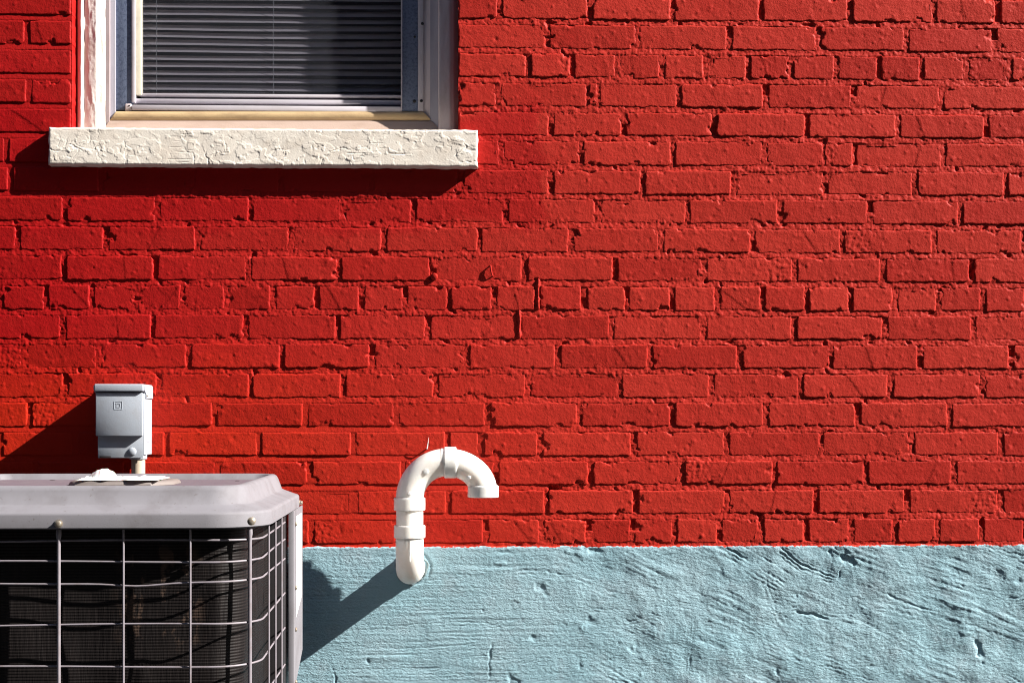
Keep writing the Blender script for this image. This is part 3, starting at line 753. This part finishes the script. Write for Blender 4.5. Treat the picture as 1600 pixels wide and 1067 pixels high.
# venetian blind
bd = .124
blind = thing('venetian_blind', 'open slatted blind hanging behind the window glass', 'blind', (PX(420, -bd), bd, PZ(140, -bd)))
sx0, sx1 = P(214, 90, -bd).x, P(640, 90, -bd).x
n = 9; y = 9.6
proto = None
while y > -420:
    c = P(420, y, -bd)
    if c.z > TOPY - .06: break
    if proto is None or y > -12:
        V = []; nx = 24; w = .0125; tilt = math.radians(rnd.uniform(38, 45)); ph = rnd.uniform(0, 6)
        for i in range(nx + 1):
            t = i / nx; sag = .0008 * math.sin(t * 7 + ph) + .0012 * math.sin(t * math.pi)
            for k in range(n):
                q = -1 + 2 * k / (n - 1); up = .0022 * (1 - q * q)
                V.append((sx0 + (sx1 - sx0) * t, bd + q * w * math.cos(tilt), c.z + up + q * w * math.sin(tilt) - sag))
        Fc = [(i * n + k, (i + 1) * n + k, (i + 1) * n + k + 1, i * n + k + 1) for i in range(nx) for k in range(n - 1)]
        proto = put('slat', mesh_np('slat', V, Fc), M['slat'], blind); ref = c.z
    else:
        o = proto.copy(); C.objects.link(o); o.parent = blind; o.location.z += c.z - ref
    y -= 11.65
for k in range(1, 13):                                   # slats lower than the first one
    c = P(420, 9.6 + 11.65 * k, -bd); V = []; tilt = math.radians(rnd.uniform(38, 45) - .2 * k); ph = rnd.uniform(0, 6)
    for i in range(25):
        t = i / 24; sag = .0008 * math.sin(t * 7 + ph) + .0012 * math.sin(t * math.pi)
        for j in range(n):
            q = -1 + 2 * j / (n - 1)
            V.append((sx0 + (sx1 - sx0) * t, bd + q * .0125 * math.cos(tilt), c.z + .0022 * (1 - q * q) + q * .0125 * math.sin(tilt) - sag))
    put('slat', mesh_np('slat', V, [(i * n + j, (i + 1) * n + j, (i + 1) * n + j + 1, i * n + j + 1) for i in range(24) for j in range(n - 1)]), M['slat'], blind)
for px in (244.5, 427):
    a = P(px, 160, -bd + .013)
    tube('cord', [(a.x, bd - .0136, a.z), (a.x, bd - .0136, TOPY - .06)], .0007, M['cord'], blind, 6)

# ------------------------------------------------------------------ vent pipe
PD = .142
pipe = thing('vent_pipe', 'white plastic vent pipe bent over like a cane against the red brick', 'pipe', P(645, 887))
R0 = .0312
def at(x, y, d=PD): return P(x, y, d)
def ring(p, axis, half, r, name='collar', mat=None, lip=.0016):
    p_, r_ = lathe_path(Vector(p) - Vector(axis) * half, axis, [(0, r * .93), (0, r - lip), (lip, r), (2 * half - lip, r), (2 * half, r - lip), (2 * half, r * .93)])
    return tube(name, p_, r_, mat or M['pvc'], pipe, 40, cap=False)
ax = at(640, 800).x
zc = at(640, 895).z; rb = .062                           # lower elbow
cr = []
for k in range(40):                                      # smear of grey filler round the hole
    t = 2 * math.pi * k / 40; rr = .0365 + .0022 * math.sin(3 * t + 1) + .0016 * math.sin(7 * t)
    cr.append((ax + .0015 + rr * math.cos(t), -.0065 + .0012 * math.sin(5 * t), zc - .002 + rr * math.sin(t)))
tube('filler_ring', cr, [.0022 + .0010 * math.sin(1.7 * k) for k in range(40)], M['filler'], pipe, 8, closed=True)
elb = [Vector((ax, .004, zc)), Vector((ax, -.02, zc)), Vector((ax, -(PD - rb), zc))]
for k in range(1, 17):
    t = k / 16 * math.pi / 2; elb.append(Vector((ax, -(PD - rb) - rb * math.sin(t), zc + rb * (1 - math.cos(t)))))
elb += [Vector((ax, -PD, at(640, 842).z))]
tube('wall_elbow', elb, R0 * 1.0, M['pvc'], pipe, 40)
p_, r_ = lathe_path((ax, .004, zc), (0, -1, 0), [(0, .034), (.030, .034), (.0315, .0325), (.0315, .0300)])
tube('wall_socket', p_, r_, M['pvc'], pipe, 40, cap=False)
ring(at(640, 830), (0, 0, 1), .0143, .0352)
tube('riser', [at(640, 842), at(640, 790)], R0 - .0008, M['pvc'], pipe, 40)
ring(at(640, 787), (0, 0, 1), .0145, .0352)
RA = 57.5
arcL = [at(640 + RA * (1 - math.cos(t)), 781 - RA * 1.02 * math.sin(t)) for t in [k / 18 * math.pi / 2 for k in range(19)]]
top = arcL[-1]
tube('bend', [at(640, 786)] + arcL + [top + Vector((.012, 0, 0))], R0, M['pvc'], pipe, 40)
arcR = [at(755 - RA * (1 - math.cos(t)), 768 - RA * .80 * math.sin(t)) for t in [k / 18 * math.pi / 2 for k in range(19)]][::-1]
tube('bend', [arcR[0] - Vector((.012, 0, 0))] + arcR + [arcR[-1] - Vector((0, 0, .008))], R0 * 1.0, M['pvc'], pipe, 40)
ring((at(703.5, 722).x, -PD, top.z), (1, 0, 0), .0135, .0352)
e = at(755, 768)
zb = at(755, 776.5).z; zt_ = at(755, 758).z
p_, r_ = lathe_path((e.x, -PD, zt_), (0, 0, -1), [(-.001, .030), (0, .0325), (.002, .0346), (zt_ - zb - .001, .0350), (zt_ - zb, .0342), (zt_ - zb, .0305), (.004, .0300)])
tube('outlet_socket', p_, r_, M['pvc'], pipe, 40, cap=False)
def boss(px, py, r, hgt, nrm):
    c = at(px, py); q = Vector(nrm).normalized(); s = c + q * (R0 - .003)
    p_, r_ = lathe_path(s, q, [(0, r), (.003 + hgt * .8, r), (.003 + hgt, r * .85), (.003 + hgt, .0004)])
    tube('mould_mark', p_, r_, M['pvc'], pipe, 14)
boss(666, 737, .0065, .0016, (0, -1, .05)); boss(641, 770, .0042, .003, (-.02, -1, 0)); boss(738, 741, .0045, .002, (-.3, -1, -.2))
a, b = at(640.5, 843, PD + R0), at(640.5, 877, PD + R0 * .95)
tube('mould_seam', [a, (a.x, a.y - .0002, (a.z + b.z) / 2), (b.x, b.y + .002, b.z)], .0011, M['pvc'], pipe, 6)

# ------------------------------------------------------------------ electrical disconnect box
bx = thing('electrical_box', 'small grey metal disconnect box with hinged hood on the red brick above the air conditioner', 'electrical box', (PX(194), 0, PZ(712)))
BD = .10
l, r_x = P(149.5, 650, BD).x, P(222.5, 650, BD).x
def bz(y): return P(190, y, BD).z
box('body', l + .002, r_x + .002, -.088, .0, bz(711), bz(604), M['box'], bx, .0015)
# cover: upper plate stands proud, lower part steps back
box('cover', l, r_x, -.101, -.0882, bz(681), bz(613.6), M['box'], bx, .002)
box('cover_skirt', l + .002, r_x - .0005, -.0885, -.075, bz(715.5), bz(680), M['box'], bx, .0015)
hood = bmesh.new(); box_bm(hood, l - .002, r_x + .003, -.1065, .002, bz(611.6), bz(600), .0025, 3)
ho = done('hood', hood, M['box'], bx, angle=40)
zf = bz(612)
for s, x in ((1, r_x + .0025), (-1, l - .0025)):         # side ears of the hood
    v = [(-.080, zf - .014), (-.080, zf - .004), (-.100, zf + .004), (-.102, zf + .014), (-.002, zf + .014), (-.002, zf - .014)]
    V = [(x, y, z) for y, z in v] + [(x + s * .0022, y, z) for y, z in v]; k = len(v)
    bm = bmesh.new(); vs = [bm.verts.new(p) for p in V]
    bm.faces.new(vs[:k]); bm.faces.new(vs[k:][::-1])
    for i in range(k): bm.faces.new((vs[i], vs[i + k], vs[(i + 1) % k + k], vs[(i + 1) % k]))
    bmesh.ops.recalc_face_normals(bm, faces=bm.faces); done('hood_ear', bm, M['box'], ho)
c = P(229, 618, .08); p_, r_ = lathe_path((r_x + .003, -.076, zf - .008), (1, 0, 0), [(0, .003), (.004, .003), (.005, .002), (.0051, .0003)])
tube('hinge_pin', p_, r_, M['screw'], bx, 10)
c = P(206, 705.5, .0925)
p_, r_ = [], []
for k in range(9):
    t = k / 8 * math.pi / 2; p_.append((c.x, -.0883 - .005 * math.sin(t), c.z)); r_.append(max(.0004, .0098 * math.cos(t)))
tube('knob', p_, r_, M['box'], bx, 24)
a, b = P(155, 712.2, .093), P(172.5, 715.2, .093)
box('slot', a.x, b.x, -.0892, -.086, b.z, a.z, M['black'], bx, .0003)
# embossed emblem: a square frame with a squared letter D in it
c = P(184.7, 633.2, .101)
bm = bmesh.new(); q = .0095; w = .0012; y0, y1 = -.1016, -.1005
def fr(x0, x1, z0, z1): box_bm(bm, c.x + x0, c.x + x1, y0, y1, c.z + z0, c.z + z1, .0003, 1)
fr(-q, q, q - w, q); fr(-q, q, -q, -q + w); fr(-q, -q + w, -q + w, q - w); fr(q - w, q, -q + w, q - w)
fr(-.0042, -.0028, -.0048, .0048); fr(-.0056, -.0042, .0034, .0048); fr(-.0056, -.0042, -.0048, -.0034)
fr(-.0028, .0034, .0036, .0050); fr(-.0028, .0034, -.0050, -.0036); fr(.0034, .0048, -.0040, .0040)
done('emblem', bm, M['box'], bx)
for y_ in (689,):                                       # pressed louvre on the side
    a = P(231, y_, .05); box('side_slot', r_x + .0022, r_x + .0032, -.062, -.030, a.z - .001, a.z + .001, M['ink'], bx, .0002)
cx = P(216, 720, .055).x; zn = P(216, 714, .055).z
p_, r_ = lathe_path((cx, -.055, zn + .006), (0, 0, -1), [(0, .020), (.010, .020), (.011, .017)])
tube('locknut', p_, r_, M['box'], bx, 8)
tube('conduit', [(cx, -.055, zn), (cx, -.055, .0)], .0155, M['conduit'], bx, 24)

# ------------------------------------------------------------------ air conditioner
AX0, AX1, AD0, AD1 = -.985, -.285, .25, .95
acx, acy = (AX0 + AX1) / 2, -(AD0 + AD1) / 2
ac = thing('air_conditioner', 'pale grey outdoor air conditioner unit with wire guard, standing in front of the wall', 'air conditioner', (acx, acy, 0))
def rrect(ins, rad, n=10):
    """rounded square outline (x, y), counter-clockwise from the front left; ins = inset from the lid's edge"""
    x0, x1, y0, y1 = AX0 + ins, AX1 - ins, -AD1 + ins, -AD0 - ins; r = max(rad - ins, .012); out = []
    for (cx_, cy_, a0) in ((x0 + r, y0 + r, 180), (x1 - r, y0 + r, 270), (x1 - r, y1 - r, 0), (x0 + r, y1 - r, 90)):
        for k in range(n + 1):
            t = math.radians(a0 + 90 * k / n); out.append((cx_ + r * math.cos(t), cy_ + r * math.sin(t)))
    return out
def loft(name, rings, mat, parent, fill=False, closed_bottom=None, smooth_angle=50):
    V = []; n = len(rings[0][0])
    for outl, z in rings: V += [(x, y, z) for x, y in outl]
    f = []
    for i in range(len(rings) - 1):
        for k in range(n): f.append((i * n + k, i * n + (k + 1) % n, (i + 1) * n + (k + 1) % n, (i + 1) * n + k))
    if fill: f.append(tuple(range((len(rings) - 1) * n, len(rings) * n)))
    m = mesh_np(name, V, f); m.set_sharp_from_angle(angle=math.radians(smooth_angle)); return put(name, m, mat, parent)
RD = .100
lid_prof = [(.010, .8225), (.003, .8215), (.000, .8235), (.000, .8440), (.0006, .8463), (.0022, .8484), (.0048, .8498), (.008, .8507), (.030, .8588), (.036, .8615), (.044, .8830), (.047, .8885), (.052, .8915), (.058, .8920), (.063, .8900), (.068, .8815), (.070, .8795)]
lid = loft('lid', [(rrect(i, RD), z) for i, z in lid_prof], M['ac'], ac)
tp = rrect(.069, RD); 
V = [(x, y, .8800) for x, y in tp]
o = put('top_panel', mesh_np('top_panel', V, [tuple(range(len(V)))]), M['ac_top'], ac)
# stepped teeth along the left edge of the recess
bm = bmesh.new()
for k in range(13):
    y = -.34 - .022 * k; box_bm(bm, AX0 + .066, AX0 + .078, y - .005, y + .005, .8785, .8868, .001, 1)
done('vent_teeth', bm, M['ac'], ac)
for px, py, d in ((82, 742.5, .36), (371, 744.2, .40)):
    c = P(px, py, d); box('panel_slot', c.x - .004, c.x + .004, c.y - .008, c.y + .008, .8795, .8806, M['black'], ac, .0003)
def lid_screw(p, nrm, r=.0062):
    q = Vector(nrm).normalized()
    p_, r_ = lathe_path(Vector(p) - q * .002, q, [(0, r * 1.15), (.003, r * 1.15), (.0035, r * .85), (.0075, r * .8), (.0085, r * .55), (.0086, .0004)])
    s = tube('screw', p_, r_, M['screw'], ac, 14)
c = P(91.5, 818, .951); lid_screw((c.x, -.9505, c.z), (0, -1, .12))
c = P(393, 814, .945); lid_screw((c.x, -.9455, c.z), (.25, -1, .1))
lid_screw((AX1 + .0005, -.345, P(464, 785, .345).z), (1, -.2, 0), .005)
# wire guard
GI = .012
def guard_path(ins, n=12):
    p = rrect(ins, RD, n)                                  # keep: left side, front, right side as far back as the corner panel
    k = n + 1
    left, front_r = p[:k], p[k:2 * k]
    return [(left[0][0], -.33)] + left + front_r + [(front_r[-1][0], -.485)]
def lerp_path(path, step=.02):
    out = []
    for (a, b) in zip(path[:-1], path[1:]):
        L = math.hypot(b[0] - a[0], b[1] - a[1]); m = max(1, int(L / step))
        for i in range(m): out.append((a[0] + (b[0] - a[0]) * i / m, a[1] + (b[1] - a[1]) * i / m))
    return out + [path[-1]]
path = lerp_path(guard_path(GI + .004))
wz = [.8005, .7655, .7295, .6590, .5885, .5180, .4475, .3770, .3065, .2360, .1655, .1]
for i, z in enumerate(wz):
    pts = [(x + 0, y, z + .0016 * math.sin(x * 9 + y * 7 + i * 2.1) + (-.0045 * math.exp(-((x + .50) / .05)**2) if i == 2 and y < -.9 else 0)) for x, y in path]
    tube('guard_wire', pts, .0017, M['wire'], ac, 8)
# the upright wires sit just outside the level ones
px_ = guard_path(GI, 16); fine = lerp_path(px_, .004)
cum = [0]
for a, b in zip(fine[:-1], fine[1:]): cum.append(cum[-1] + math.hypot(b[0] - a[0], b[1] - a[1]))
x392 = P(388, 900, .93).x
i0 = max(i for i in range(len(fine)) if fine[i][1] < -.85 and fine[i][0] <= x392)
def along(s):
    i = int(np.searchsorted(cum, s)); i = min(max(i, 1), len(fine) - 1); return fine[i]
for k in range(-9, 5):
    s = cum[i0] + k * .1095
    if s < 0 or s > cum[-1]: continue
    x, y = along(s); thick = k in (0, -3, -6, -9)
    zt_ = .820 if not thick else .8185
    if thick: tube('guard_post', [(x, y, .05), (x, y, .795), (x, y, .803), (x, y - .0005, .810), (x, y, .8195)], [.0032, .0032, .0034, .0048, .0044], M['wire'], ac, 10)
    else: tube('guard_wire', [(x, y, .05), (x, y, .4), (x, y, zt_)], .0019, M['wire'], ac, 8)
# coil behind the guard, fins dented here and there
cp = lerp_path(guard_path(.046, 12), .006); ncu = len(cp); zs = np.arange(.07, .8215, .006)
cpa = np.array(cp); T = np.gradient(cpa, axis=0); T /= np.linalg.norm(T, axis=1)[:, None]; Nn = np.stack([T[:, 1], -T[:, 0]], -1)
A_, Z = np.meshgrid(np.arange(ncu) * .006, zs)
dent = .004 * fbm(A_ * 6, Z * 5, 61, 3) + .0035 * sst(.4, .7, noise(A_ * 14, Z * 10, 63)) * noise(A_ * 60, Z * 12, 64)
Vx = cpa[None, :, 0] + Nn[None, :, 0] * dent; Vy = cpa[None, :, 1] + Nn[None, :, 1] * dent
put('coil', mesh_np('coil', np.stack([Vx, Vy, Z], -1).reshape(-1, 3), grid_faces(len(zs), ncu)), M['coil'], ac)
# corner panel at the back right with its rating label; its lower rear corner is cut away
bm = bmesh.new()
def prism(x0, x1, poly):
    vs = [bm.verts.new((x0, y, z)) for y, z in poly] + [bm.verts.new((x1, y, z)) for y, z in poly]; k = len(poly)
    fs = [bm.faces.new(vs[:k]), bm.faces.new(vs[k:][::-1])] + [bm.faces.new((vs[i], vs[i + k], vs[(i + 1) % k + k], vs[(i + 1) % k])) for i in range(k)]
    bmesh.ops.recalc_face_normals(bm, faces=bm.faces)
zc0, zc1 = P(473, 1014, .255).z, P(462, 1072, .42).z
prism(AX1 - .0035, AX1 - .0015, [(-.435, .05), (-.435, .8215), (-.255, .8215), (-.255, zc0), (-.415, zc1), (-.415, .05)])
pan = done('corner_panel', bm, M['ac'], ac)
box('corner_post', AX1 - .013, AX1 - .0010, -.448, -.436, .05, .8215, M['ac'], ac, .0015)
box('side_gap', AX1 - .05, AX1 - .018, -.49, -.40, .05, .8215, M['black'], ac, .001)
zl1, zl0 = P(468, 803, .33).z, P(468, 948, .33).z
bm = bmesh.new()
vs = [bm.verts.new((AX1 - .0009, y, z)) for y, z in ((-.405, zl0 - .012), (-.275, zl0 + .02), (-.275, zl1), (-.405, zl1))]
bm.faces.new(vs); bmesh.ops.recalc_face_normals(bm, faces=bm.faces); lb = done('rating_label', bm, M['label'], pan)
bm = bmesh.new()
for k in range(9):
    z = zl1 - .018 - .014 * k; L = rnd.uniform(.03, .08); box_bm(bm, AX1 - .0007, AX1 - .0004, -.295 - L, -.295, z - .0025, z + .0025)
done('label_print', bm, M['ink'], pan)
for py in (818, 917, 982, 1064):
    c = P(462.5, py, .41); p_, r_ = lathe_path((AX1 - .0015, -.418, c.z), (1, 0, 0), [(0, .0045), (.0025, .0045), (.004, .003), (.0041, .0003)])
    tube('screw', p_, r_, M['screw'], ac, 10)
loft('base_pan', [(rrect(.004, RD), .0), (rrect(.004, RD), .055), (rrect(.02, RD), .06)], M['pan'], ac, fill=True)
bk = bmesh.new()
box_bm(bk, AX0 + .09, AX1 - .09, -AD0 - .07, -AD0 - .05, .06, .82)
box_bm(bk, AX0 + .09, AX1 - .09, acy - .01, acy + .01, .06, .82)
done('inner_baffle', bk, M['black'], ac)
# tan cap over the motor
cpx, cpd = (P(107, 757, .62).x + P(265, 750, .60).x) / 2, .55
hw, hd = .098, .085
def octo(s, dx=0): 
    a, b = hw * s, hd * s
    return [(cpx + x, -cpd + y) for x, y in ((-a, -b * .62), (-a * .80, -b), (a * .66, -b), (a, -b * .45), (a, b * .6), (a * .7, b), (-a * .7, b), (-a, b * .6))]
V = []; f = []; rr = [(octo(1), .8803), (octo(1), .8815), (octo(.975), .8860), (octo(.93), .8885), (octo(.86), .8892)]
for o_, z in rr: V += [(x, y, z) for x, y in o_]
for i in range(4):
    for k in range(8): f.append((i * 8 + k, i * 8 + (k + 1) % 8, (i + 1) * 8 + (k + 1) % 8, (i + 1) * 8 + k))
f.append(tuple(range(32, 40)))
m = mesh_np('motor_cap', V, f); m.set_sharp_from_angle(angle=math.radians(35)); put('motor_cap', m, M['cap'], ac)

# crumpled plastic bag lying on the cap
xs = np.linspace(P(124, 745, .60).x, P(252, 745, .60).x, 80); ys = np.linspace(-.632, -.500, 44)
X, Y = np.meshgrid(xs, ys)
u = (X - xs[0]) / (xs[-1] - xs[0]); v = (Y + .632) / .132
dome = P(160, 745, .60).x
h = (.0045 * np.abs(fbm(X * 40, Y * 45, 5, 3)) + .0035 * np.abs(noise(X * 16, Y * 30, 8))) * (1 - .4 * u) + .0015
h = h + .016 * np.sqrt(np.clip(1 - ((X - dome) / .022)**2 - ((Y + .585) / .028)**2, 0, 1)) + .0025 * noise(X * 140, Y * 140, 9) * sst(.03, .01, np.abs(X - dome))
ed = np.minimum(np.minimum(u, 1 - u) * 2.2, np.minimum(v, 1 - v)) + .06 * noise(X * 50, Y * 50, 4)
h = h * sst(0, .22, ed) + .0012
Xw = X + .006 * noise(Y * 60, X * 40, 6); Yw = Y + .012 * noise(X * 28, Y * 20, 7)
bag = put('plastic_bag', mesh_np('plastic_bag', np.stack([Xw, Yw, .8895 + h], -1).reshape(-1, 3), grid_faces(44, 80)), M['bag'])
bag['label'] = 'crumpled white plastic bag lying on the tan cap on top of the air conditioner'; bag['category'] = 'plastic bag'
print('BRICKS', nb, 'TRIS', sum(len(o.data.polygons) * 2 for o in S.objects if o.type == 'MESH'))
